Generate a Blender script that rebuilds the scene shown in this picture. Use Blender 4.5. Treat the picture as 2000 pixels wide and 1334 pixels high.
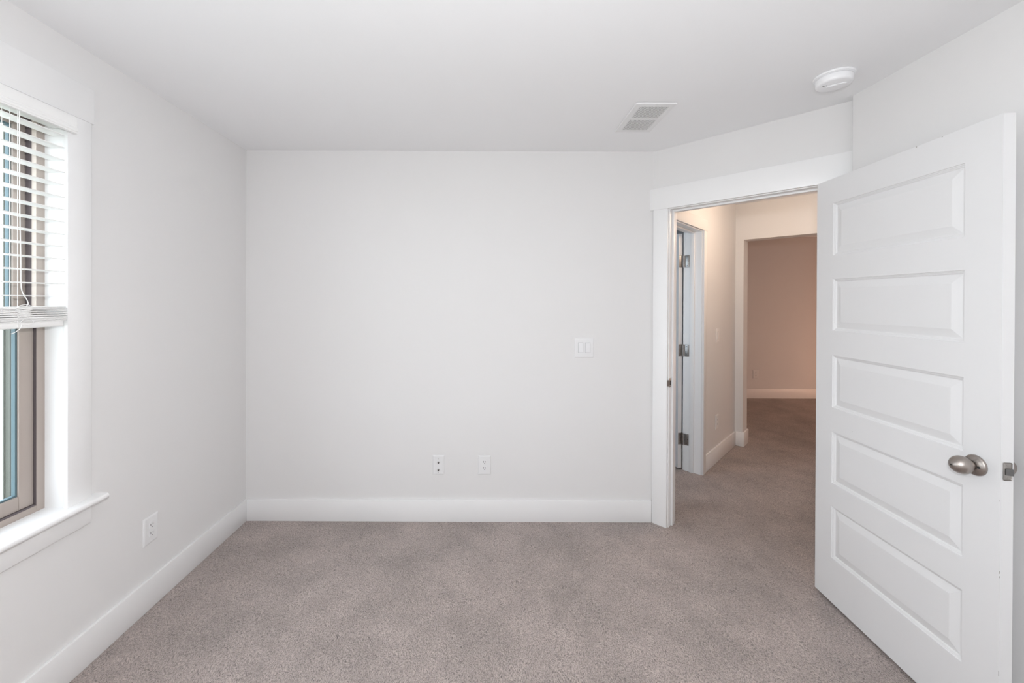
import bpy, bmesh, math, random
from mathutils import Matrix, Vector

for o in list(bpy.data.objects):
    bpy.data.objects.remove(o, do_unlink=True)
SC = bpy.context.scene
COL = SC.collection
random.seed(4)

# ------------------------------------------------------------------ camera
CAM_H, PITCH, ROLL = 1.4521, 0.0033, 0.0038
cd = bpy.data.cameras.new('camera')
cd.sensor_fit = 'HORIZONTAL'
cd.sensor_width = 36.0
cd.lens = 790.11 / 2000 * 36
cd.shift_x = (1000 - 950.76) / 2000
cd.shift_y = (590.8 - 667) / 2000
cd.clip_start = 0.02
cam = bpy.data.objects.new('camera', cd)
COL.objects.link(cam)
fw = Vector((0, math.cos(PITCH), -math.sin(PITCH)))
u0 = Vector((0, math.sin(PITCH), math.cos(PITCH)))
r0 = Vector((1, 0, 0))
rt = r0 * math.cos(ROLL) + u0 * math.sin(ROLL)
up = -r0 * math.sin(ROLL) + u0 * math.cos(ROLL)
M = Matrix((rt, up, -fw)).transposed().to_4x4()
M.translation = (0, 0, CAM_H)
cam.matrix_world = M
SC.camera = cam

# ------------------------------------------------------------------ view + world + lights
SC.view_settings.view_transform = 'Standard'
SC.view_settings.look = 'None'
SC.view_settings.exposure = 0.0
SC.view_settings.gamma = 1.0
SC.view_settings.use_curve_mapping = False
SC.cycles.max_bounces = 14
SC.cycles.diffuse_bounces = 8
SC.cycles.transparent_max_bounces = 24
SC.cycles.caustics_reflective = False
SC.cycles.caustics_refractive = False

w = bpy.data.worlds.new('sky')
SC.world = w
w.use_nodes = True
bg = w.node_tree.nodes['Background']
bg.inputs[0].default_value = (0.84, 0.925, 1.0, 1)      # bright overcast sky
bg.inputs[1].default_value = 4.0


def area(name, loc, direction, sx, sy, power, color, portal=False):
    l = bpy.data.lights.new(name, 'AREA')
    l.shape = 'RECTANGLE'
    l.size, l.size_y = sx, sy
    l.energy = power
    l.color = color
    l.cycles.is_portal = portal
    o = bpy.data.objects.new(name, l)
    COL.objects.link(o)
    o.location = loc
    o.rotation_euler = Vector(direction).to_track_quat('-Z', 'Y').to_euler()
    return o


def point(name, loc, power, color, radius):
    l = bpy.data.lights.new(name, 'POINT')
    l.energy = power
    l.color = color
    l.shadow_soft_size = radius
    o = bpy.data.objects.new(name, l)
    COL.objects.link(o)
    o.location = loc
    return o


A = Vector((1.1002, 2.6682, 0))                         # corner of back wall and diagonal door wall
R2 = math.sqrt(2)


def ST(s, t, z=0.0):
    return Vector((A.x + (s + t) / R2, A.y + (-s + t) / R2, z))


# the photographer's flash, the hall's warm ceiling lamp, daylight of the next room
LIGHTS = dict(flash=75.5, hall=11.8, next=8.5, far=34.0)
SKY = 7.6
bg.inputs[1].default_value = SKY
point('camera_flash', (0.0, -0.06, 1.64), LIGHTS['flash'], (0.96, 0.985, 1.01), 0.035)
point('hall_ceiling_lamp', ST(0.66, 1.0, 2.17), LIGHTS['hall'], (1.0, 0.77, 0.585), 0.09)
area('next_room_daylight', ST(-0.75, -0.40, 1.45), ST(0, 1.0, 1.3) - ST(-0.75, -0.40, 1.45), 0.4, 1.3, LIGHTS['next'], (0.70, 0.86, 1.0))
point('far_room_fill', (6.0, 4.6, 0.42), LIGHTS['far'], (1.0, 0.60, 0.42), 0.12)  # unseen warm fill light, added to brighten the far room wall
area('window_portal_left', (-1.80, 1.05, 1.40), (1, 0, 0), 0.95, 1.5, 1, (1, 1, 1), portal=True)


# ------------------------------------------------------------------ materials
def mat(name, color, rough=0.5, metal=0.0, bump=0.0, scale=200.0, spec=0.5, var=0.0, vscale=6.0):
    m = bpy.data.materials.new(name)
    m.use_nodes = True
    nt = m.node_tree
    b = nt.nodes['Principled BSDF']
    b.inputs['Base Color'].default_value = (*color, 1)
    b.inputs['Roughness'].default_value = rough
    b.inputs['Metallic'].default_value = metal
    b.inputs['Specular IOR Level'].default_value = spec
    tc = nt.nodes.new('ShaderNodeTexCoord')
    if bump > 0:
        n = nt.nodes.new('ShaderNodeTexNoise')
        n.inputs['Scale'].default_value = scale
        n.inputs['Detail'].default_value = 3
        nt.links.new(tc.outputs['Object'], n.inputs['Vector'])
        bp = nt.nodes.new('ShaderNodeBump')
        bp.inputs['Strength'].default_value = bump
        bp.inputs['Distance'].default_value = 0.001
        nt.links.new(n.outputs['Fac'], bp.inputs['Height'])
        nt.links.new(bp.outputs['Normal'], b.inputs['Normal'])
    if var > 0:
        n2 = nt.nodes.new('ShaderNodeTexNoise')
        n2.inputs['Scale'].default_value = vscale
        n2.inputs['Detail'].default_value = 4
        nt.links.new(tc.outputs['Object'], n2.inputs['Vector'])
        cr = nt.nodes.new('ShaderNodeValToRGB')
        cr.color_ramp.elements[0].color = (*[c * (1 - var) for c in color], 1)
        cr.color_ramp.elements[1].color = (*[min(1, c * (1 + var)) for c in color], 1)
        cr.color_ramp.elements[0].position = 0.3
        cr.color_ramp.elements[1].position = 0.7
        nt.links.new(n2.outputs['Fac'], cr.inputs['Fac'])
        nt.links.new(cr.outputs['Color'], b.inputs['Base Color'])
    return m


def carpet_material():
    m = bpy.data.materials.new('carpet_pile')
    m.use_nodes = True
    nt = m.node_tree
    L = nt.links.new
    b = nt.nodes['Principled BSDF']
    b.inputs['Roughness'].default_value = 0.95
    b.inputs['Specular IOR Level'].default_value = 0.1
    try:
        b.inputs['Sheen Weight'].default_value = 0.15
        b.inputs['Sheen Roughness'].default_value = 0.6
    except KeyError:
        pass
    tc = nt.nodes.new('ShaderNodeTexCoord')
    # warp so that tufts lean in drifting directions
    wn = nt.nodes.new('ShaderNodeTexNoise')
    wn.inputs['Scale'].default_value = 9
    wn.inputs['Detail'].default_value = 2
    L(tc.outputs['Object'], wn.inputs['Vector'])
    mx = nt.nodes.new('ShaderNodeMix')
    mx.data_type = 'RGBA'
    mx.blend_type = 'LINEAR_LIGHT'
    mx.inputs['Factor'].default_value = 0.03
    L(tc.outputs['Object'], mx.inputs['A'])
    L(wn.outputs['Color'], mx.inputs['B'])
    mp = nt.nodes.new('ShaderNodeMapping')
    mp.inputs['Rotation'].default_value = (0, 0, math.radians(24))
    mp.inputs['Scale'].default_value = (1.35, 0.72, 1)
    L(mx.outputs['Result'], mp.inputs['Vector'])
    fine = nt.nodes.new('ShaderNodeTexNoise')
    fine.inputs['Scale'].default_value = 210
    fine.inputs['Detail'].default_value = 4
    fine.inputs['Roughness'].default_value = 0.68
    L(mp.outputs['Vector'], fine.inputs['Vector'])
    tuft = nt.nodes.new('ShaderNodeTexVoronoi')
    tuft.inputs['Scale'].default_value = 190
    L(mx.outputs['Result'], tuft.inputs['Vector'])
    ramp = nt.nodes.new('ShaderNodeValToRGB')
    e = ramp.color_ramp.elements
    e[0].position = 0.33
    e[0].color = (0.13, 0.113, 0.107, 1)  # dark end paints in the shade of gaps between tufts
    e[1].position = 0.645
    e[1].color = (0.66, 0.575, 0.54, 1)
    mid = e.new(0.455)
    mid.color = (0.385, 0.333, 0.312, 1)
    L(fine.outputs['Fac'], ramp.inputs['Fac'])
    # soft mottling of brushed pile
    big = nt.nodes.new('ShaderNodeTexNoise')
    big.inputs['Scale'].default_value = 3.2
    big.inputs['Detail'].default_value = 6
    big.inputs['Roughness'].default_value = 0.6
    L(tc.outputs['Object'], big.inputs['Vector'])
    br = nt.nodes.new('ShaderNodeValToRGB')
    br.color_ramp.elements[0].position = 0.32
    br.color_ramp.elements[0].color = (0.78, 0.772, 0.765, 1)
    br.color_ramp.elements[1].position = 0.62
    br.color_ramp.elements[1].color = (1.02, 1.0, 0.99, 1)
    L(big.outputs['Fac'], br.inputs['Fac'])
    mul = nt.nodes.new('ShaderNodeMix')
    mul.data_type = 'RGBA'
    mul.blend_type = 'MULTIPLY'
    mul.inputs['Factor'].default_value = 1
    L(ramp.outputs['Color'], mul.inputs['A'])
    L(br.outputs['Color'], mul.inputs['B'])
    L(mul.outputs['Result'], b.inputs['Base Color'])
    ad = nt.nodes.new('ShaderNodeMath')
    ad.operation = 'MULTIPLY_ADD'
    ad.inputs[1].default_value = -0.5
    L(tuft.outputs['Distance'], ad.inputs[0])
    L(fine.outputs['Fac'], ad.inputs[2])
    bp = nt.nodes.new('ShaderNodeBump')
    bp.inputs['Strength'].default_value = 0.9
    bp.inputs['Distance'].default_value = 0.006
    L(ad.outputs[0], bp.inputs['Height'])
    L(bp.outputs['Normal'], b.inputs['Normal'])
    return m


def glass_material():
    m = bpy.data.materials.new('window_glass')
    m.use_nodes = True
    nt = m.node_tree
    nt.nodes.clear()
    out = nt.nodes.new('ShaderNodeOutputMaterial')
    tr = nt.nodes.new('ShaderNodeBsdfTransparent')
    tr.inputs[0].default_value = (0.955, 0.962, 0.962, 1)
    gl = nt.nodes.new('ShaderNodeBsdfGlossy')
    gl.inputs['Roughness'].default_value = 0.02
    lw = nt.nodes.new('ShaderNodeLayerWeight')
    pw = nt.nodes.new('ShaderNodeMath')
    pw.operation = 'POWER'
    pw.inputs[1].default_value = 5.0
    nt.links.new(lw.outputs['Facing'], pw.inputs[0])
    fr = nt.nodes.new('ShaderNodeMath')
    fr.operation = 'MULTIPLY_ADD'
    fr.inputs[1].default_value = 0.9
    fr.inputs[2].default_value = 0.04
    nt.links.new(pw.outputs[0], fr.inputs[0])
    mx = nt.nodes.new('ShaderNodeMixShader')
    nt.links.new(fr.outputs[0], mx.inputs[0])
    nt.links.new(tr.outputs[0], mx.inputs[1])
    nt.links.new(gl.outputs[0], mx.inputs[2])
    nt.links.new(mx.outputs[0], out.inputs[0])
    return m


WALL = mat('wall_paint', (0.744, 0.738, 0.735), 0.75, bump=0.12, scale=260, spec=0.25)
CEIL = mat('ceiling_paint', (0.85, 0.855, 0.865), 0.9, bump=0.10, scale=220, spec=0.1)
TRIM = mat('trim_enamel', (0.83, 0.83, 0.83), 0.38, bump=0.04, scale=60)
DOORM = mat('door_enamel', (0.735, 0.735, 0.738), 0.42, bump=0.05, scale=90)
DETECTOR = mat('detector_plastic', (0.86, 0.865, 0.88), 0.35, bump=0.02, scale=400)
ROCKER_GAP = mat('rocker_gap_shade', (0.56, 0.56, 0.57), 0.5, bump=0.02, scale=400)  # plastic greyed to paint the shade in the gap round each rocker
PLASTIC = mat('white_plastic', (0.765, 0.765, 0.77), 0.35, bump=0.02, scale=400)
ROCKER = mat('rocker_plastic', (0.79, 0.79, 0.80), 0.28, bump=0.02, scale=400)
DARK = mat('dark_slot', (0.02, 0.022, 0.025), 0.7, bump=0.05, scale=300)
NICKEL = mat('satin_nickel', (0.375, 0.338, 0.312), 0.38, 1.0, bump=0.05, scale=700, var=0.06, vscale=40)
STEEL = mat('plated_steel', (0.40, 0.375, 0.355), 0.38, 1.0, bump=0.06, scale=600, var=0.12, vscale=60)
SCUFF = mat('scuffed_paint', (0.30, 0.29, 0.26), 0.8, bump=0.05, scale=300)
BOLT = mat('worn_bolt', (0.20, 0.20, 0.20), 0.42, 1.0, bump=0.06, scale=600)
VINYL = mat('taupe_vinyl', (0.40, 0.345, 0.31), 0.45, bump=0.04, scale=120)
VINYL_D = mat('dark_track', (0.12, 0.10, 0.105), 0.6, bump=0.05, scale=120)
VINYL_L = mat('cream_track', (0.66, 0.59, 0.53), 0.5, bump=0.04, scale=120)
SPACER = mat('glazing_spacer', (0.09, 0.15, 0.175), 0.5, 0.0, bump=0.03, scale=200)
SLAT = mat('blind_slat', (0.86, 0.86, 0.85), 0.4, bump=0.03, scale=80)
CORD = mat('cord_fabric', (0.88, 0.88, 0.87), 0.8, bump=0.2, scale=900)
CARPET = carpet_material()
GLASS = glass_material()
GRASS = mat('lawn', (0.40, 0.40, 0.35), 0.95, bump=0.4, scale=20, var=0.25, vscale=3)
LEAF = mat('hedge_leaf', (0.20, 0.27, 0.17), 0.9, bump=0.5, scale=12, var=0.35, vscale=5)
SIDING = mat('exterior_siding', (0.10, 0.108, 0.092), 0.7, bump=0.1, scale=40)


# ------------------------------------------------------------------ mesh helpers
class MB:
    def __init__(self):
        self.bm = bmesh.new()

    def box(self, lo, hi, bevel=0.0, seg=2):
        lo, hi = Vector(lo), Vector(hi)
        vs = [self.bm.verts.new((x, y, z)) for x in (lo.x, hi.x) for y in (lo.y, hi.y) for z in (lo.z, hi.z)]
        fs = []
        for q in ((0, 1, 3, 2), (4, 6, 7, 5), (0, 4, 5, 1), (2, 3, 7, 6), (0, 2, 6, 4), (1, 5, 7, 3)):
            fs.append(self.bm.faces.new([vs[i] for i in q]))
        if bevel > 0:
            es = list({e for f in fs for e in f.edges})
            bmesh.ops.bevel(self.bm, geom=es, offset=bevel, segments=seg, profile=0.5, affect='EDGES')
        return self

    def prism(self, prof, axis, a, b):
        """extrude a closed 2-D profile along axis ('x','y','z') from a to b"""
        def mk(p, c):
            if axis == 'y':
                return (p[0], c, p[1])
            if axis == 'x':
                return (c, p[0], p[1])
            return (p[0], p[1], c)
        v1 = [self.bm.verts.new(mk(p, a)) for p in prof]
        v2 = [self.bm.verts.new(mk(p, b)) for p in prof]
        n = len(prof)
        for i in range(n):
            self.bm.faces.new((v1[i], v1[(i + 1) % n], v2[(i + 1) % n], v2[i]))
        self.bm.faces.new(v1[::-1])
        self.bm.faces.new(v2)
        return self

    def lathe(self, prof, seg=48, mtx=None):
        """prof: (radius, height) pairs, spun about local z, then mtx"""
        mtx = mtx or Matrix.Identity(4)
        rings = []
        for r, h in prof:
            if r < 1e-6:
                rings.append([self.bm.verts.new(mtx @ Vector((0, 0, h)))])
            else:
                rings.append([self.bm.verts.new(mtx @ Vector((r * math.cos(2 * math.pi * k / seg), r * math.sin(2 * math.pi * k / seg), h))) for k in range(seg)])
        for p, q in zip(rings, rings[1:]):
            for k in range(seg):
                k2 = (k + 1) % seg
                if len(p) == 1 and len(q) == 1:
                    continue
                if len(p) == 1:
                    self.bm.faces.new((p[0], q[k], q[k2]))
                elif len(q) == 1:
                    self.bm.faces.new((p[k], p[k2], q[0]))
                else:
                    self.bm.faces.new((p[k], p[k2], q[k2], q[k]))
        for ring, flip in ((rings[0], True), (rings[-1], False)):
            if len(ring) > 1:
                self.bm.faces.new(ring[::-1] if flip else ring)
        return self

    def tube(self, pts, r, seg=8):
        pts = [Vector(p) for p in pts]
        rings = []
        for i, p in enumerate(pts):
            d = (pts[min(i + 1, len(pts) - 1)] - pts[max(i - 1, 0)]).normalized()
            ref = Vector((0, 0, 1)) if abs(d.z) < 0.9 else Vector((1, 0, 0))
            a = d.cross(ref).normalized()
            b = d.cross(a)
            rings.append([self.bm.verts.new(p + a * r * math.cos(2 * math.pi * k / seg) + b * r * math.sin(2 * math.pi * k / seg)) for k in range(seg)])
        for p, q in zip(rings, rings[1:]):
            for k in range(seg):
                self.bm.faces.new((p[k], p[(k + 1) % seg], q[(k + 1) % seg], q[k]))
        self.bm.faces.new(rings[0])
        self.bm.faces.new(rings[-1][::-1])
        return self

    def build(self, name, material, parent=None, mtx=None, smooth=False):
        bmesh.ops.recalc_face_normals(self.bm, faces=self.bm.faces[:])
        me = bpy.data.meshes.new(name)
        self.bm.to_mesh(me)
        self.bm.free()
        me.materials.append(material)
        if smooth:
            for p in me.polygons:
                p.use_smooth = True
            me.set_sharp_from_angle(angle=math.radians(35))
        o = bpy.data.objects.new(name, me)
        COL.objects.link(o)
        if parent is not None:
            o.parent = parent
        if mtx is not None:
            o.matrix_local = mtx
        return o


def tag(o, label, cat, group=None, kind=None):
    o['label'] = label
    o['category'] = cat
    if group:
        o['group'] = group
    if kind:
        o['kind'] = kind
    return o


def empty(name, mtx=None):
    o = bpy.data.objects.new(name, None)
    o.empty_display_size = 0.1
    COL.objects.link(o)
    if mtx is not None:
        o.matrix_world = mtx
    return o


def copy_tree(o, parent=None):
    c = o.copy()
    COL.objects.link(c)
    if parent is not None:
        c.parent = parent
    for ch in o.children:
        copy_tree(ch, c)
    return c


def rotz(a, loc=(0, 0, 0)):
    return Matrix.Translation(loc) @ Matrix.Rotation(a, 4, 'Z')


ANG = rotz(-math.pi / 4, A)            # local x runs along the diagonal wall, local y into the hall

# ------------------------------------------------------------------ room shell
H = 2.44
XL, XR, YB = -1.5885, 1.7467, 2.6682
YR = -1.9
WX0, WX1 = XL - 0.165, XL
WY0, WY1, WZ0, WZ1 = 0.60, 1.521, 0.668, 2.150       # window opening (finished)

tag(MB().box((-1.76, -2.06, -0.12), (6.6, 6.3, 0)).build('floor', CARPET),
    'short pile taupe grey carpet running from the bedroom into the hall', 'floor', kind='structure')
tag(MB().box((-1.76, -2.06, H), (6.6, 6.3, H + 0.12)).build('ceiling', CEIL),
    'plain matte off white ceiling over the bedroom and hall', 'ceiling', kind='structure')

m = MB()
m.box((WX0, -2.05, 0), (WX1, WY0 - 0.02, H))
m.box((WX0, WY1 + 0.02, 0), (WX1, YB + 0.12, H))
m.box((WX0, WY0 - 0.02, 0), (WX1, WY1 + 0.02, WZ0 - 0.03))
m.box((WX0, WY0 - 0.02, WZ1 + 0.02), (WX1, WY1 + 0.02, H))
tag(m.build('wall_left', WALL), 'pale greige wall holding the window with blinds', 'wall', kind='structure')

tag(MB().box((XL, YB, 0), (A.x, YB + 0.115, H)).build('wall_back', WALL),
    'pale greige wall facing the camera with outlet and double switch', 'wall', kind='structure')

JL, JR, JT = 0.102, 0.870, 2.046       # clear door opening along the diagonal wall, and its top
ENDS = 1.03
m = MB()
m.box((0, 0, 0), (JL - 0.018, 0.115, H))
m.box((JL - 0.018, 0, JT + 0.018), (JR + 0.018, 0.115, H))
m.box((JR + 0.018, 0, 0), (ENDS, 0.115, H))
tag(m.build('wall_diagonal', WALL, mtx=ANG), 'pale greige diagonal wall pierced by the open doorway', 'wall', kind='structure')

tag(MB().box((XR, -2.05, 0), (XR + 0.115, 1.937, H)).build('wall_right', WALL),
    'pale greige wall behind the open panelled door', 'wall', kind='structure')

m = MB()
m.box((XL, YR - 0.12, 0), (XR, YR, H))
tag(m.build('wall_rear', WALL), 'pale greige wall behind the camera', 'wall', kind='structure')

# hall walls
HT = 2.033
DT0, DT1, DZ = 0.235, 1.003, 2.044     # hall side door opening
m = MB()
m.box((-0.144, 0.06, 0), (-0.014, DT0 - 0.018, H))
m.box((-0.144, DT1 + 0.018, 0), (-0.014, HT + 0.162, H))
m.box((-0.144, DT0 - 0.018, DZ + 0.018), (-0.014, DT1 + 0.018, H))
tag(m.build('wall_hall_left', WALL, mtx=ANG), 'hall wall on the left with a side door, light switch and outlet', 'wall', kind='structure')
m = MB()
m.box((-0.014, HT, 0), (0.058, HT + 0.162, H))
m.box((0.058, HT, 2.078), (1.04, HT + 0.162, H))
m.box((-2.2, HT + 0.03, 0), (-0.144, HT + 0.162, H))
tag(m.build('wall_hall_end', WALL, mtx=ANG), 'hall end wall with a plain square opening to the dim far room', 'wall', kind='structure')
tag(MB().box((1.04, 0.115, 0), (1.155, HT + 0.162, H)).build('wall_hall_right', WALL, mtx=ANG),
    'hall wall on the right hidden behind the door', 'wall', kind='structure')
tag(MB().box((-1.6, 6.11, 0), (6.6, 6.25, H)).build('wall_far', WALL),
    'dim brownish far room wall seen through the hall opening', 'wall', kind='structure')
tag(MB().box((6.46, 0.6, 0), (6.6, 6.11, H)).build('wall_far_right', WALL), 'side wall of the far room', 'wall', kind='structure')
tag(MB().box((-1.76, YB + 0.12, 0), (-1.6, 6.25, H)).build('wall_far_left', WALL), 'outer wall of the next room', 'wall', kind='structure')
tag(MB().box((XR + 0.115, 0.48, 0), (6.6, 0.6, H)).build('wall_near_right', WALL), 'near wall of the far room', 'wall', kind='structure')

# baseboards
BH, BT = 0.1425, 0.014


def base(name, boxes, label, mtx=None):
    m = MB()
    for lo, hi in boxes:
        m.box(lo, hi, 0.0022, 2)
    return tag(m.build(name, TRIM, mtx=mtx, smooth=True), label, 'baseboard', kind='structure')


base('baseboard_left', [((XL, YR, 0), (XL + BT, YB, BH))], 'white baseboard below the window wall')
base('baseboard_back', [((XL + BT, YB - BT, 0), (1.0885, YB, BH))], 'white baseboard along the wall facing the camera')
base('baseboard_right', [((XR - BT, YR, 0), (XR, 1.90, BH))], 'white baseboard behind the open panelled door')
base('baseboard_rear', [((XL + BT, YR, 0), (XR - BT, YR + BT, BH))], 'white baseboard behind the camera')
base('baseboard_hall', [((-0.014, 1.0755, 0), (0.0, HT - BT, BH)),
                        ((-0.014, HT - BT, 0), (0.058 + BT, HT, BH)),
                        ((0.058, HT, 0), (0.058 + BT, HT + 0.162, BH)),
                        ((-0.10, HT + 0.162, 0), (0.058 + BT, HT + 0.162 + BT, BH))],
     'white baseboard along the hall wall and wrapping its end stub', ANG)
base('baseboard_far', [((-1.58, 6.096, 0), (6.45, 6.11, BH))], 'white baseboard of the dim far room')

# ------------------------------------------------------------------ bedroom door frame
t1 = tag(empty('trim_1', ANG), 'white flat door casing and jamb around the bedroom doorway', 'door frame', kind='structure')
CT = 0.018
MB().box((0.003, -CT, 0), (0.096, 0, 2.051), 0.0016).build('casing', TRIM, t1, smooth=True)
MB().box((0.876, -CT, 0), (0.968, 0, 2.051), 0.0016).build('casing', TRIM, t1, smooth=True)
MB().box((-0.019, -CT - 0.001, 2.051), (0.992, 0, 2.190), 0.0016).build('head_casing', TRIM, t1, smooth=True)
MB().box((0.003, 0.115, 0), (0.096, 0.133, 2.051), 0.0016).build('hall_casing', TRIM, t1, smooth=True)
MB().box((0.876, 0.115, 0), (0.968, 0.133, 2.051), 0.0016).build('hall_casing', TRIM, t1, smooth=True)
MB().box((0.0, 0.115, 2.051), (0.992, 0.134, 2.190), 0.0016).build('hall_head_casing', TRIM, t1, smooth=True)
MB().box((JL - 0.018, 0, 0), (JL, 0.115, JT + 0.018), 0.001).build('jamb', TRIM, t1)
MB().box((JR, 0, 0), (JR + 0.018, 0.115, JT + 0.018), 0.001).build('jamb', TRIM, t1)
MB().box((JL, 0, JT), (JR, 0.115, JT + 0.018), 0.001).build('head_jamb', TRIM, t1)
m = MB()
m.box((JL, 0.039, 0), (JL + 0.011, 0.075, JT - 0.011), 0.0015)
m.box((JR - 0.011, 0.039, 0), (JR, 0.075, JT - 0.011), 0.0015)
m.box((JL, 0.039, JT - 0.011), (JR, 0.075, JT), 0.0015)
m.build('door_stop', TRIM, t1, smooth=True)
m = MB()
m.box((JL - 0.0005, -0.004, 0.902), (JL + 0.0018, 0.034, 0.960), 0.0008)
m.prism([(JL - 0.004, -0.020), (JL - 0.004, -0.017), (JL + 0.0018, -0.004), (JL + 0.003, -0.004)], 'z', 0.912, 0.950)
sp = m.build('strike_plate', STEEL, t1, smooth=True)
sp['label'] = 'nickel strike plate on the white jamb'
MB().box((JL + 0.0012, 0.009, 0.917), (JL + 0.0021, 0.024, 0.945)).build('strike_hole', DARK, sp)

# ------------------------------------------------------------------ bedroom door leaf
d0 = Vector((1.6631, 2.0396, 0))
DANG = math.atan2(1.2655 - 2.0396, 1.6121 - 1.6631)
DW, DTH, DZ0, DZ1 = 0.776, 0.0365, 0.0158, 2.0458
dr = tag(empty('door_1', rotz(DANG, d0)), 'white five panel door standing open with nickel egg knob', 'door', kind='structure')
PANELS = [(1.677, 1.927), (1.317, 1.564), (0.949, 1.200), (0.588, 0.835), (0.230, 0.477)]
PX0, PX1 = 0.102, 0.669
PROF = [(0.0, 0.0), (0.0012, 0.0030), (0.0045, 0.0042), (0.0055, 0.0060), (0.0090, 0.0070), (0.0125, 0.0105), (0.0150, 0.0105), (0.0430, 0.0032), (0.0445, 0.0030)]


def door_leaf(W, T, z0, z1, px0, px1, panels, prof=PROF):
    m = MB()
    bm = m.bm
    for side in (0, 1):
        Y = (lambda d: d) if side == 0 else (lambda d: T - d)

        def quad(xa, xb, za, zb):
            bm.faces.new([bm.verts.new((x, Y(0), z)) for x, z in ((xa, za), (xb, za), (xb, zb), (xa, zb))])
        quad(0, px0, z0, z1)
        quad(px1, W, z0, z1)
        zs = [z1] + [v for p in panels for v in (p[1], p[0])] + [z0]
        for k in range(0, len(zs), 2):
            quad(px0, px1, zs[k + 1], zs[k])
        for za, zb in panels:
            prev = None
            for ins, dep in prof:
                ring = [bm.verts.new((x, Y(dep), z)) for x, z in ((px0 + ins, za + ins), (px1 - ins, za + ins), (px1 - ins, zb - ins), (px0 + ins, zb - ins))]
                if prev:
                    for k in range(4):
                        bm.faces.new((prev[k], prev[(k + 1) % 4], ring[(k + 1) % 4], ring[k]))
                prev = ring
            bm.faces.new(prev)
    for xa in (0, W):
        bm.faces.new([bm.verts.new(p) for p in ((xa, 0, z0), (xa, T, z0), (xa, T, z1), (xa, 0, z1))])
    for za in (z0, z1):
        bm.faces.new([bm.verts.new(p) for p in ((0, 0, za), (W, 0, za), (W, T, za), (0, T, za))])
    bmesh.ops.remove_doubles(bm, verts=bm.verts[:], dist=1e-5)
    return m


door_leaf(DW, DTH, DZ0, DZ1, PX0, PX1, PANELS).build('door_leaf', DOORM, dr)


def knob_set(parent, x, z, side):
    """lathed about the door normal; side -1 = visible face, +1 = rear face"""
    if side < 0:
        mt = Matrix.Translation((x, 0, z)) @ Matrix.Rotation(math.pi / 2, 4, 'X')
    else:
        mt = Matrix.Translation((x, DTH, z)) @ Matrix.Rotation(-math.pi / 2, 4, 'X')
    rose = MB().lathe([(0.0, 0), (0.0335, 0), (0.0335, 0.003), (0.0325, 0.006), (0.0300, 0.008), (0.0285, 0.0085), (0.0240, 0.0115), (0.0180, 0.0145), (0.0155, 0.0155), (0.0, 0.0155)], 56, mt)
    r = rose.build('knob_rose', NICKEL, parent, smooth=True)
    prof = [(0.0, 0.014), (0.0130, 0.014), (0.0130, 0.019), (0.0118, 0.020)]
    for k in range(0, 25):
        a = k / 24
        zz = 0.020 + a * 0.058
        rr = 0.0292 * math.sin(math.pi * (0.13 + 0.87 * a ** 1.08)) ** 0.62 if a < 1 else 0
        prof.append((max(rr, 0.0), zz))
    prof[-1] = (0.0, 0.078)
    kb = MB().lathe(prof, 56, mt).build('knob', NICKEL, parent, smooth=True)
    kb['label'] = 'egg shaped satin nickel knob'
    MB().lathe([(0.0, 0.0), (0.0022, 0.0), (0.0022, 0.0012), (0, 0.0012)], 16, mt @ Matrix.Translation((0.0, 0.0, 0.0775))).build('key_slot', DARK, kb, smooth=True)
    MB().lathe([(0.0, 0.0), (0.0036, 0.0), (0.0036, 0.0022), (0, 0.0022)], 20,
               mt @ Matrix.Translation((0.0195, -0.0005, 0.0122)) @ Matrix.Rotation(0.55, 4, 'Y')).build('locking_pin_hole', DARK, r, smooth=True)


knob_set(dr, 0.708, 0.917, -1)
knob_set(dr, 0.708, 0.917, 1)
m = MB().box((DW - 0.001, 0.0055, 0.897), (DW + 0.0012, 0.0310, 0.953), 0.0035, 3)
lp = m.build('latch_plate', STEEL, dr, smooth=True)
lp['label'] = 'nickel latch plate on the door edge'
MB().prism([(DW, 0.011), (DW + 0.0035, 0.011), (DW + 0.0075, 0.017), (DW + 0.0105, 0.0235), (DW + 0.0105, 0.026), (DW, 0.026)], 'z', 0.9145, 0.9345).build('latch_bolt', BOLT, lp)
for zz in (0.904, 0.946):
    MB().lathe([(0.0, 0), (0.0028, 0), (0.0022, 0.0010), (0.0, 0.0010)], 16,
               Matrix.Translation((DW + 0.0010, 0.018, zz)) @ Matrix.Rotation(math.pi / 2, 4, 'Y')).build('screw', STEEL, lp, smooth=True)

m = MB()                                   # small chips and scuffs in the paint
for x, z, w_, h_ in ((0.221, 0.871, 0.0022, 0.0016), (0.502, 2.0438, 0.004, 0.003), (0.595, 2.0445, 0.003, 0.002), (0.7745, 0.607, 0.0015, 0.008), (0.7745, 0.592, 0.0014, 0.006),
                     (0.7745, 0.289, 0.0014, 0.016), (0.7735, 0.831, 0.002, 0.002)):
    m.box((x - w_ / 2, -0.00025, z - h_ / 2), (x + w_ / 2, 0.0004, z + h_ / 2))
sc_ = m.build('scuff_marks', SCUFF, dr)
sc_['label'] = 'small dark paint chips and scuffs'

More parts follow.
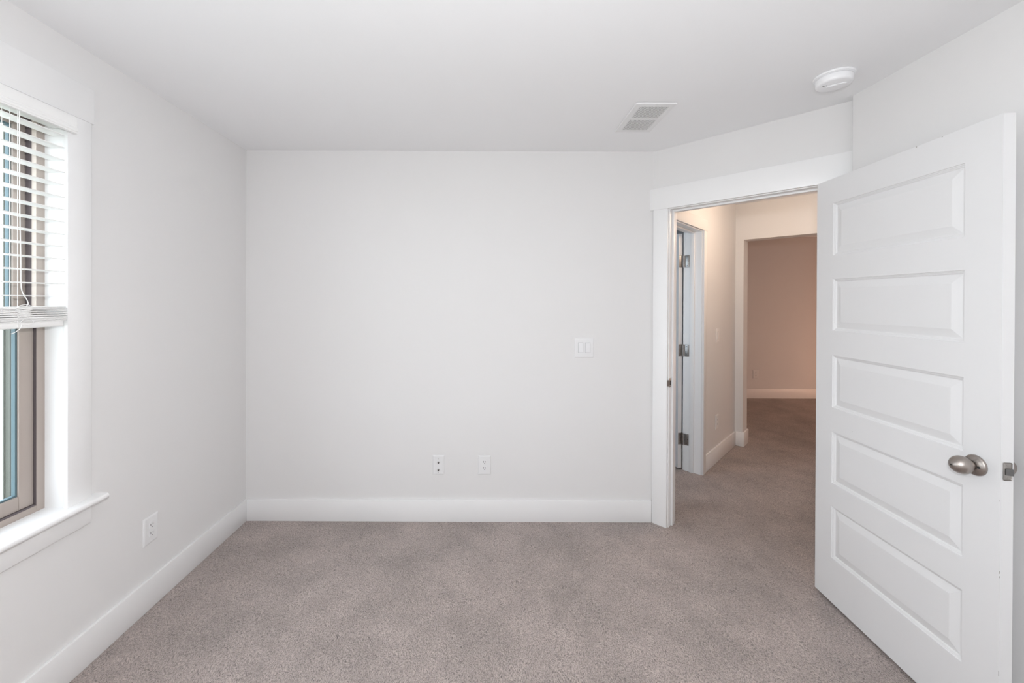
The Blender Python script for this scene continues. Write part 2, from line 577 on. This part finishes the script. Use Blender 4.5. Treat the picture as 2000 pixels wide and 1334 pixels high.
# ------------------------------------------------------------------ hall side door and its frame
t2 = tag(empty('trim_2', ANG), 'white jamb and wall coloured casing of the side door in the hall', 'door frame', kind='structure')
MB().box((-0.014, DT1 + 0.004, 0), (0.004, 1.0755, DZ + 0.006), 0.0016).build('casing', WALL, t2, smooth=True)
MB().box((-0.014, DT0 - 0.0765, 0), (0.004, DT0 - 0.004, DZ + 0.006), 0.0016).build('casing', WALL, t2, smooth=True)
MB().box((-0.014, DT0 - 0.09, DZ + 0.006), (0.005, 1.09, DZ + 0.10), 0.0016).build('head_casing', WALL, t2, smooth=True)
MB().box((-0.144, DT1, 0), (-0.014, DT1 + 0.018, DZ + 0.018), 0.001).build('jamb', TRIM, t2)
MB().box((-0.144, DT0 - 0.018, 0), (-0.014, DT0, DZ + 0.018), 0.001).build('jamb', TRIM, t2)
MB().box((-0.144, DT0, DZ), (-0.014, DT1, DZ + 0.018), 0.001).build('head_jamb', TRIM, t2)
MB().box((-0.162, DT1 + 0.004, 0), (-0.144, 1.09, DZ + 0.006), 0.0016).build('casing', TRIM, t2, smooth=True)
m = MB()
m.box((-0.106, DT1 - 0.011, 0), (-0.070, DT1, DZ - 0.011), 0.0015)
m.box((-0.106, DT0, 0), (-0.070, DT0 + 0.011, DZ - 0.011), 0.0015)
m.box((-0.106, DT0, DZ - 0.011), (-0.070, DT1, DZ), 0.0015)
m.build('door_stop', TRIM, t2, smooth=True)

d2 = tag(empty('door_2', ANG), 'white hall side door swung open into the next room on three nickel hinges', 'door', kind='structure')
LX = -0.170                             # hinge edge of the open leaf
PIN = Vector((-0.158, DT1 - 0.004, 0))
SWING = Matrix.Translation(PIN) @ Matrix.Rotation(math.radians(-34), 4, 'Z') @ Matrix.Translation(-PIN)
door_leaf(0.758, 0.035, 0.018, 2.040, 0.10, 0.66, PANELS).build('door_leaf', DOORM, d2, mtx=SWING @ Matrix.Translation((LX, DT1 - 0.008, 0)) @ Matrix.Rotation(math.pi, 4, 'Z'))
HZ = [(1.750, 1.852), (0.986, 1.085), (0.222, 0.321)]
for za, zb in HZ:
    h = MB().box((-0.146, DT1 - 0.0022, za), (-0.112, DT1 + 0.0005, zb), 0.004, 3).build('hinge', STEEL, d2, smooth=True)
    h['label'] = 'nickel butt hinge'
    MB().box((LX - 0.0003, DT1 - 0.040, za), (LX + 0.0020, DT1 - 0.008, zb), 0.003, 3).build('hinge_leaf', STEEL, h, mtx=SWING, smooth=True)
    m = MB()
    for k in range(5):
        z_a = za + (zb - za) * k / 5 + 0.0006
        z_b = za + (zb - za) * (k + 1) / 5 - 0.0006
        m.lathe([(0.0, z_a), (0.0058, z_a), (0.0058, z_b), (0.0, z_b)], 20, Matrix.Translation((-0.158, DT1 - 0.005, 0)))
    m.build('knuckle', STEEL, h, smooth=True)
    m = MB()
    for zz, xx in ((za + 0.014, -0.130), (zb - 0.014, -0.130), ((za + zb) / 2, -0.119)):
        m.lathe([(0, 0), (0.0034, 0), (0.0026, 0.001), (0, 0.001)], 14, Matrix.Translation((xx, DT1 - 0.0018, zz)) @ Matrix.Rotation(math.pi / 2, 4, 'X'))
    m.build('screw', DARK, h, smooth=True)

# ------------------------------------------------------------------ window
wn = tag(empty('window_1'), 'white cased window with taupe double hung sashes', 'window', kind='structure')
CX = XL + 0.018
MB().box((XL, 1.5160, WZ0 - 0.003), (CX, 1.608, 2.150), 0.0016).build('casing', TRIM, wn, smooth=True)
MB().box((XL, WY0 - 0.087, WZ0 - 0.003), (CX, WY0 + 0.005, 2.150), 0.0016).build('casing', TRIM, wn, smooth=True)
MB().box((XL, WY0 - 0.099, 2.150), (CX + 0.001, 1.6195, 2.287), 0.0016).build('head_casing', TRIM, wn, smooth=True)
MB().box((XL, WY0 - 0.087, 0.566), (CX, 1.607, 0.648), 0.0016).build('apron', TRIM, wn, smooth=True)
m = MB()
nose = [(XL + 0.058 - 0.0095 + 0.0095 * math.sin(q), 0.6575 + 0.0105 * math.cos(q)) for q in [math.pi * k / 10 for k in range(11)]]
m.prism([(XL - 0.076, 0.668)] + nose + [(XL - 0.076, 0.647)], 'y', WY0, WY1)
m.prism([(XL - 0.0005, 0.668)] + nose + [(XL - 0.0005, 0.647)], 'y', WY1, 1.641)
m.prism([(XL - 0.0005, 0.668)] + nose + [(XL - 0.0005, 0.647)], 'y', WY0 - 0.120, WY0)
m.build('stool', TRIM, wn, smooth=True)
FX = XL - 0.0735                        # inner face of the vinyl frame
m = MB()
m.box((FX - 0.004, WY1, 0.640), (XL, WY1 + 0.018, 2.165))
m.box((FX - 0.004, WY0 - 0.018, 0.640), (XL, WY0, 2.165))
m.box((FX - 0.004, WY0 - 0.018, WZ1), (XL, WY1 + 0.018, WZ1 + 0.018))
m.build('jamb_extension', TRIM, wn)
# vinyl master frame, 25 mm face, 95 mm deep, with tracks
X1 = FX - 0.095
fz0, fz1 = WZ0 + 0.000, WZ1
m = MB()
for (ya, yb) in ((WY1 - 0.0273, WY1 + 0.004), (WY0 - 0.004, WY0 + 0.0273)):
    m.box((X1, ya, fz0 - 0.03), (FX, yb, fz1), 0.0012)
m.box((X1, WY0 + 0.027, fz1 - 0.024), (FX - 0.0005, WY1 - 0.027, fz1 + 0.004), 0.0008)
m.box((X1, WY0 + 0.027, fz0 - 0.012), (FX - 0.0005, WY1 - 0.027, fz0 + 0.022), 0.0008)
m.build('frame', VINYL, wn, smooth=True)
MB().box((FX - 0.0396, WY1 - 0.0285, 1.40), (FX - 0.0170, WY1 - 0.0265, fz1 - 0.024)).build('track', VINYL_D, wn)
MB().box((FX - 0.0170, WY1 - 0.0288, 1.40), (FX - 0.0010, WY1 - 0.0268, fz1 - 0.024)).build('balance_cover', VINYL_L, wn)
m = MB()
m.box((FX - 0.012, WY1 - 0.0282, fz0 + 0.02), (FX - 0.0012, WY1 - 0.0265, 1.40))
m.box((FX - 0.012, WY0 + 0.03, fz0 + 0.0215), (FX - 0.003, WY1 - 0.0265, fz0 + 0.0280))
m.build('weatherstrip', VINYL_D, wn)


def sash(x_in, x_out, ya, yb, za, zb, stile, top, bot):
    s = MB()
    s.box((x_out, yb - stile, za), (x_in, yb, zb), 0.003)
    s.box((x_out, ya, za), (x_in, ya + stile, zb), 0.003)
    s.box((x_out, ya + stile, za), (x_in, yb - stile, za + bot), 0.003)
    s.box((x_out, ya + stile, zb - top), (x_in, yb - stile, zb), 0.003)
    o = s.build('sash', VINYL, wn, smooth=True)
    xm = (x_in + x_out) / 2
    iy0, iy1, iz0, iz1 = ya + stile, yb - stile, za + bot, zb - top
    b = MB()
    b.box((xm - 0.007, iy1 - 0.006, iz0), (xm + 0.007, iy1, iz1))
    b.box((xm - 0.007, iy0, iz0), (xm + 0.007, iy0 + 0.006, iz1))
    b.box((xm - 0.0068, iy0 + 0.006, iz0), (xm + 0.0068, iy1 - 0.006, iz0 + 0.006))
    b.box((xm - 0.0068, iy0 + 0.006, iz1 - 0.006), (xm + 0.0068, iy1 - 0.006, iz1))
    b.build('glazing_spacer', SPACER, o)
    MB().box((xm - 0.002, iy0, iz0), (xm + 0.002, iy1, iz1)).build('pane', GLASS, o)
    return o


ya, yb = WY0 + 0.028, WY1 - 0.0275
sash(FX - 0.009, FX - 0.0375, ya, yb - 0.001, fz0 + 0.028, 1.425, 0.0475, 0.035, 0.050)
sash(FX - 0.0396, FX - 0.070, ya, yb - 0.001, 1.385, fz1 - 0.026, 0.040, 0.042, 0.035)
m = MB()
m.box((X1 - 0.026, WY1 - 0.029, fz0 - 0.05), (X1, WY1 + 0.09, fz1 + 0.09), 0.003)
m.box((X1 - 0.0265, WY1 - 0.0315, fz0 - 0.02), (X1 - 0.020, WY1 - 0.028, fz1), 0.001)
m.box((X1 - 0.006, WY1 - 0.0305, fz0 - 0.02), (X1 + 0.002, WY1 - 0.028, fz1), 0.001)
m.box((X1 - 0.030, WY0 - 0.09, fz0 - 0.05), (X1, WY0 + 0.004, fz1 + 0.09), 0.002)
m.box((X1 - 0.030, WY0 - 0.09, fz1), (X1, WY1 + 0.09, fz1 + 0.09), 0.002)
m.box((X1 - 0.050, WY0 - 0.09, fz0 - 0.06), (X1, WY1 + 0.09, fz0 - 0.010), 0.002)
m.build('exterior_casing', SIDING, wn, smooth=True)

# ------------------------------------------------------------------ window blind
bl = tag(empty('window_blind', Matrix.Translation((XL, 1.06, 2.14))),
         'white slatted window blind half raised with tied cord and moulded valance', 'blind')
BO = Matrix.Translation((-XL, -1.06, -2.14))
BY0, BY1 = WY0 + 0.014, 1.5025
# valance: moulded profile (x outward, z)
vx = CX + 0.002
vp = [(vx, 2.146), (vx + 0.006, 2.146), (vx + 0.010, 2.140), (vx + 0.012, 2.132), (vx + 0.0135, 2.118), (vx + 0.0145, 2.106), (vx + 0.0130, 2.1035),
      (vx + 0.0135, 2.1005), (vx + 0.0160, 2.098), (vx + 0.0172, 2.093), (vx + 0.0160, 2.0885), (vx + 0.0135, 2.087), (vx + 0.0150, 2.0845), (vx + 0.0150, 2.0815), (vx + 0.012, 2.080), (vx, 2.080)]
MB().prism(vp, 'y', WY0 - 0.018, 1.5365).build('valance', SLAT, bl, mtx=BO, smooth=True)
MB().box((XL - 0.040, WY0 + 0.006, 2.092), (CX + 0.001, WY1 - 0.006, 2.146), 0.002).build('headrail', SLAT, bl, mtx=BO, smooth=True)
SXF, SXB = XL + 0.0225, XL - 0.0275      # slat front and back edges
PITCHZ = (2.060 - 1.464) / 13


def slat_mesh(th=0.0032, crown=0.0006):
    m = MB()
    n = 6
    top, bot = [], []
    for k in range(n + 1):
        a = k / n
        x = SXB + (SXF - SXB) * a
        c = crown * (1 - (2 * a - 1) ** 2)
        e = 0.85 if k in (0, n) else 1.0
        top.append((x, c + th / 2 * e))
        bot.append((x, c - th / 2 * e))
    m.prism(top + bot[::-1], 'y', BY0, BY1)
    return m


first = None
zs = [1.464 + PITCHZ * k for k in range(14)]
for k, zz in enumerate(zs):
    if first is None:
        first = slat_mesh().build('slat', SLAT, bl, smooth=True)
        o = first
    else:
        o = first.copy()
        COL.objects.link(o)
        o.parent = bl
    o.matrix_local = BO @ Matrix.Translation((0, 0, zz))
NST = 15
for k in range(NST):
    o = first.copy()
    COL.objects.link(o)
    o.parent = bl
    zz = 1.4270 - 0.0036 * k
    dy = random.uniform(-0.003, 0.004) if k not in (0,) else 0.0
    o.matrix_local = BO @ Matrix.Translation((random.uniform(-0.0015, 0.003), dy + 0.003, zz)) @ Matrix.Rotation(random.uniform(-0.0012, 0.0012), 4, 'X')
MB().box((SXB, BY0, 1.3535), (SXF, BY1 - 0.004, 1.3752), 0.004, 3).build('bottom_rail', SLAT, bl, mtx=BO, smooth=True)
# ladders near the visible end
LY = 1.349
m = MB()
for x in (SXF + 0.0012, SXB - 0.0012):
    m.tube([(x, LY, 2.095), (x, LY, 1.36)], 0.0009, 6)
for zz in zs:
    m.tube([(SXF + 0.001, LY, zz - 0.0012), (SXB - 0.001, LY, zz - 0.0012)], 0.0006, 5)
m.build('ladder_cord', CORD, bl, mtx=BO, smooth=True)
m = MB()
m.tube([((SXF + SXB) / 2, LY, 2.095), ((SXF + SXB) / 2, LY, 1.36)], 0.0009, 6)
m.build('lift_cord', CORD, bl, mtx=BO, smooth=True)
# loose pull cord hanging in front, tied in a bundle of loops
PX = SXF + 0.006


def spline(ctrl, n=10):
    pts = []
    c = [ctrl[0]] + ctrl + [ctrl[-1]]
    for i in range(1, len(c) - 2):
        p0, p1, p2, p3 = [Vector(q) for q in c[i - 1:i + 3]]
        for k in range(n):
            t = k / n
            pts.append(0.5 * ((2 * p1) + (-p0 + p2) * t + (2 * p0 - 5 * p1 + 4 * p2 - p3) * t * t + (-p0 + 3 * p1 - 3 * p2 + p3) * t ** 3))
    pts.append(Vector(ctrl[-1]))
    return pts


m = MB()
m.tube(spline([(PX, LY + 0.001, 2.09), (PX, LY + 0.002, 1.80), (PX, LY + 0.005, 1.60), (PX, LY + 0.006, 1.50), (PX + 0.001, LY + 0.012, 1.470), (PX + 0.002, LY + 0.021, 1.452),
               (PX + 0.002, LY + 0.025, 1.438), (PX + 0.002, LY + 0.021, 1.430)]), 0.0014, 8)
m.build('pull_cord', CORD, bl, mtx=BO, smooth=True)
m = MB()
cy = LY + 0.013
ctrl = []
for k in range(7):
    zz = 1.432 - 0.0065 * k
    wdt = 0.022 + random.uniform(-0.005, 0.004)
    ctrl += [(PX + 0.002 + 0.002 * (k % 2), cy + wdt, zz + random.uniform(-0.002, 0.002)),
             (PX + 0.004, cy + random.uniform(-0.004, 0.004), zz + 0.003),
             (PX + 0.002 + 0.002 * (k % 2), cy - wdt, zz - 0.002 + random.uniform(-0.002, 0.002)),
             (PX + 0.001, cy + random.uniform(-0.004, 0.004), zz - 0.005)]
m.tube(spline(ctrl, 8), 0.0011, 6)
m.tube(spline([(PX + 0.004, cy + 0.010, 1.390), (PX + 0.005, cy - 0.006, 1.383), (PX + 0.004, cy - 0.012, 1.372), (PX + 0.004, cy + 0.004, 1.366), (PX + 0.004, cy + 0.026, 1.372), (PX + 0.004, cy + 0.022, 1.381), (PX + 0.005, cy + 0.004, 1.378), (PX + 0.004, cy + 0.036, 1.377)]), 0.0011, 6)
m.tube(spline([(PX + 0.004, cy - 0.012, 1.372), (PX + 0.003, cy - 0.028, 1.378)]), 0.0011, 6)
m.tube(spline([(PX + 0.004, cy - 0.011, 1.372), (PX + 0.004, cy - 0.011, 1.358), (PX + 0.001, cy - 0.022, 1.345), (PX - 0.004, cy - 0.032, 1.338)]), 0.0011, 6)
m.build('cord_bundle', CORD, bl, mtx=BO, smooth=True)

# ------------------------------------------------------------------ wall plates (local: x across, z up, -y out of the wall, origin at plate centre on the wall)
OUT_G = 'white wall plates'


def plate_mesh(w, h, t=0.0065):
    m = MB()
    bm = m.bm
    rings = []
    for ins, dep in ((0, 0), (0, 0.0022), (0.0022, 0.0052), (0.0075, t), ):
        x, z = w / 2 - ins, h / 2 - ins
        rings.append([bm.verts.new(p) for p in ((-x, -dep, -z), (x, -dep, -z), (x, -dep, z), (-x, -dep, z))])
    for p, q in zip(rings, rings[1:]):
        for k in range(4):
            bm.faces.new((p[k], p[(k + 1) % 4], q[(k + 1) % 4], q[k]))
    bm.faces.new(rings[-1])
    bm.faces.new(rings[0][::-1])
    return m


OUTWARD = Matrix.Rotation(math.pi / 2, 4, 'X')          # lathe z -> -y


def screw(parent, x, z, t=0.0065, r=0.0024, material=None):
    MB().lathe([(0, 0), (r, 0), (r * 0.8, 0.0008), (0, 0.0010)], 14, Matrix.Translation((x, -t, z)) @ OUTWARD).build('screw', material or PLASTIC, parent, smooth=True)


def make_outlet(w=0.083, h=0.127):
    r = empty('wall_outlet')
    plate_mesh(w, h).build('cover_plate', PLASTIC, r)
    for zz in (0.0195, -0.0195):
        m = MB()
        n = 28
        prof = []
        for k in range(n):
            a = 2 * math.pi * k / n
            prof.append((max(-0.0135, min(0.0135, 0.0172 * math.cos(a))), zz + max(-0.0142, min(0.0142, 0.0172 * math.sin(a)))))
        m.prism([(x, z) for x, z in prof], 'y', -0.0088, -0.004)
        rc = m.build('receptacle', PLASTIC, r)
        s = MB()
        s.box((-0.0078, -0.0091, zz - 0.001), (-0.0052, -0.0080, zz + 0.0085))
        s.box((0.0052, -0.0091, zz), (0.0076, -0.0080, zz + 0.0075))
        s.lathe([(0, 0), (0.0028, 0), (0.0028, 0.001), (0, 0.001)], 16, Matrix.Translation((0, -0.0081, zz - 0.0075)) @ OUTWARD)
        s.build('socket_hole', DARK, rc)
    screw(r, 0, 0)
    return r


o1 = make_outlet()
o1.matrix_world = Matrix.Translation((-0.0105, YB, 0.371))
tag(o1, 'white duplex outlet on the wall facing the camera, right of the cable plate', 'outlet', OUT_G)
o2 = copy_tree(o1)
o2.matrix_world = rotz(math.pi / 2, (XL, 1.910, 0.368))
tag(o2, 'white duplex outlet on the left wall below and right of the window', 'outlet', OUT_G)
o3 = copy_tree(o1)
o3.matrix_world = ANG @ rotz(math.pi / 2, (-0.014, 1.434, 0.360))
tag(o3, 'white duplex outlet in the hall just above the baseboard, seen edge-on', 'outlet', OUT_G)
o4 = copy_tree(o1)
o4.matrix_world = Matrix.Translation((4.066, 6.11, 0.364))
tag(o4, 'small outlet on the dim far room wall beyond the hall opening', 'outlet', OUT_G)

cp = empty('cable_plate', Matrix.Translation((-0.3145, YB, 0.3705)))
tag(cp, 'white wall plate with two dark round cable jacks, left of the outlet', 'cable plate', OUT_G)
plate_mesh(0.077, 0.127).build('cover_plate', PLASTIC, cp)
for zz, dark in ((0.0175, True), (-0.0315, False)):
    nut = MB().lathe([(0, 0), (0.0062, 0), (0.0062, 0.0025), (0.0046, 0.0026), (0.0046, 0.010), (0, 0.010)], 6 if dark else 24,
                     Matrix.Translation((0, -0.0062, zz)) @ OUTWARD).build('cable_jack', STEEL, cp)
    MB().lathe([(0, 0), (0.0036, 0), (0.0036, 0.0006), (0, 0.0006)], 16, Matrix.Translation((0, -0.0160, zz)) @ OUTWARD).build('jack_opening', DARK, nut)
for zz in (0.0415, -0.047):
    screw(cp, 0, zz, r=0.0020, material=STEEL)

sw = empty('light_switch', Matrix.Translation((0.6425, YB, 1.148)))
tag(sw, 'white double rocker light switch on the wall left of the doorway', 'light switch', OUT_G)


def rocker(parent, x, tilt):
    fr = MB()
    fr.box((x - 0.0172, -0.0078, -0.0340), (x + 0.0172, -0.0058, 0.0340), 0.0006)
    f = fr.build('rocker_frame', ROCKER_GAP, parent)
    m = MB()
    d = 0.0022 * tilt
    m.prism([(-0.0072, -0.0315), (-0.0105 - d, -0.0310), (-0.0095, 0.0), (-0.0105 + d, 0.0310), (-0.0072, 0.0315)], 'x', x - 0.0148, x + 0.0148)
    m.build('rocker', ROCKER, f)


plate_mesh(0.127, 0.127).build('cover_plate', PLASTIC, sw)
for x, tl in ((-0.0235, 1), (0.0235, -1)):
    rocker(sw, x, tl)
    for zz in (0.0485, -0.0485):
        screw(sw, x, zz)
hs = empty('light_switch', ANG @ rotz(math.pi / 2, (-0.014, 1.435, 1.150)))
tag(hs, 'white single rocker light switch on the hall wall past the side door', 'light switch', OUT_G)
plate_mesh(0.083, 0.127).build('cover_plate', PLASTIC, hs)
rocker(hs, 0, 1)
for zz in (0.0485, -0.0485):
    screw(hs, 0, zz)

# ------------------------------------------------------------------ ceiling vent
vt = empty('ceiling_vent', Matrix.Translation((0.838, 2.174, H)))
tag(vt, 'white slotted return air vent on the ceiling near the door', 'vent')
vw, vl, vt_t = 0.198, 0.334, 0.010
m = MB()
bx, by = 0.072, 0.138                    # half extents of the slotted field
for lo, hi in (((-vw / 2, -vl / 2), (-bx, vl / 2)), ((bx, -vl / 2), (vw / 2, vl / 2)), ((-bx, -vl / 2), (bx, -by)), ((-bx, by), (bx, vl / 2)), ((-bx, -0.010), (bx, 0.010))):
    m.box((lo[0], lo[1], -0.0085), (hi[0], hi[1], -0.0070))
z = -0.0085
ring0 = [(-vw / 2, -vl / 2), (vw / 2, -vl / 2), (vw / 2, vl / 2), (-vw / 2, vl / 2)]
for k in range(4):
    (xa, ya_), (xb, yb_) = ring0[k], ring0[(k + 1) % 4]
    s = 1.030
    vs = [m.bm.verts.new(p) for p in ((xa, ya_, z), (xb, yb_, z), (xb + math.copysign(.003, xb), yb_ + math.copysign(.003, yb_), -0.001), (xa + math.copysign(.003, xa), ya_ + math.copysign(.003, ya_), -0.001))]
    m.bm.faces.new(vs)
m.build('vent_frame', PLASTIC, vt)
NS = 20
for y0, y1 in ((-by, -0.010), (0.010, by)):
    m = MB()
    p = 2 * bx / NS
    for k in range(NS):
        xc = -bx + p * (k + 0.5)
        m.prism([(xc - 0.0026, -0.0085), (xc + 0.0022, -0.0085), (xc + 0.0034, -0.002), (xc + 0.0022, -0.002), (xc + 0.0012, -0.0072), (xc - 0.0026, -0.0076)], 'y', y0, y1)
    m.build('louver_bank', PLASTIC, vt)
MB().box((-0.090, -0.155, -0.0012), (0.090, 0.155, -0.0004)).build('duct_shade_sheet', DARK, vt)  # dark sheet standing in for the shade behind the louvers
for yy in (-0.152, 0.152):
    MB().lathe([(0, 0), (0.0045, 0), (0.0035, 0.0014), (0, 0.0016)], 16, Matrix.Translation((0.004, yy, -0.0085)) @ Matrix.Rotation(math.pi, 4, 'X')).build('screw', PLASTIC, vt, smooth=True)

# ------------------------------------------------------------------ smoke detector
sd = empty('smoke_detector', Matrix.Translation((1.511, 1.768, H)) @ Matrix.Rotation(math.radians(-35), 4, 'Z'))
tag(sd, 'round white smoke detector on the ceiling above the open door', 'smoke detector')
DN = Matrix.Rotation(math.pi, 4, 'X')
MB().lathe([(0, 0), (0.0720, 0), (0.0735, 0.002), (0.0735, 0.004), (0.0715, 0.0075), (0.0660, 0.0085), (0.0645, 0.0105), (0.0630, 0.0105), (0.060, 0.0065), (0, 0.0065)], 72, DN).build('mounting_base', DETECTOR, sd, smooth=True)
MB().lathe([(0, 0.006), (0.0600, 0.006), (0.0600, 0.0115), (0.0655, 0.0130), (0.0655, 0.0160), (0.0645, 0.0350), (0.0610, 0.0395), (0.0560, 0.0415), (0.0300, 0.0432), (0, 0.0435)], 72, DN).build('housing', DETECTOR, sd, smooth=True)
m = MB()
n = 28
for (a, b, z0, z1) in ((0.034, 0.013, 0.0415, 0.0462),):
    prof = [(0.008 + a * math.cos(2 * math.pi * k / n), -0.004 + b * math.sin(2 * math.pi * k / n)) for k in range(n)]
    m.prism(prof, 'z', -z1, -z0)
tb = m.build('test_button', DETECTOR, sd)
m = MB()
prof = [(-0.004 + 0.013 * math.cos(2 * math.pi * k / n), -0.004 + 0.0085 * math.sin(2 * math.pi * k / n)) for k in range(n)]
m.prism(prof, 'z', -0.0480, -0.0455)
m.build('button_ring', DETECTOR, tb)
m = MB()
for k in range(3):
    m.box((-0.040 + 0.0058 * k, -0.0225, -0.0432), (-0.0368 + 0.0058 * k, -0.0180, -0.0405))
m.build('sounder_slots', DARK, sd)
m = MB()
for a in (0.5, 0.9, 1.3):
    m.box((0.0640 * math.cos(a) - 0.004, 0.0640 * math.sin(a) - 0.004, -0.0290), (0.0640 * math.cos(a) + 0.004, 0.0640 * math.sin(a) + 0.004, -0.0215), 0.001)
m.build('side_grille', DETECTOR, sd)

# ------------------------------------------------------------------ outdoors
tag(MB().box((-60, -40, -0.6), (-1.9, 60, -0.45)).build('ground', GRASS), 'pale sunlit lawn outside the window', 'lawn', kind='structure')
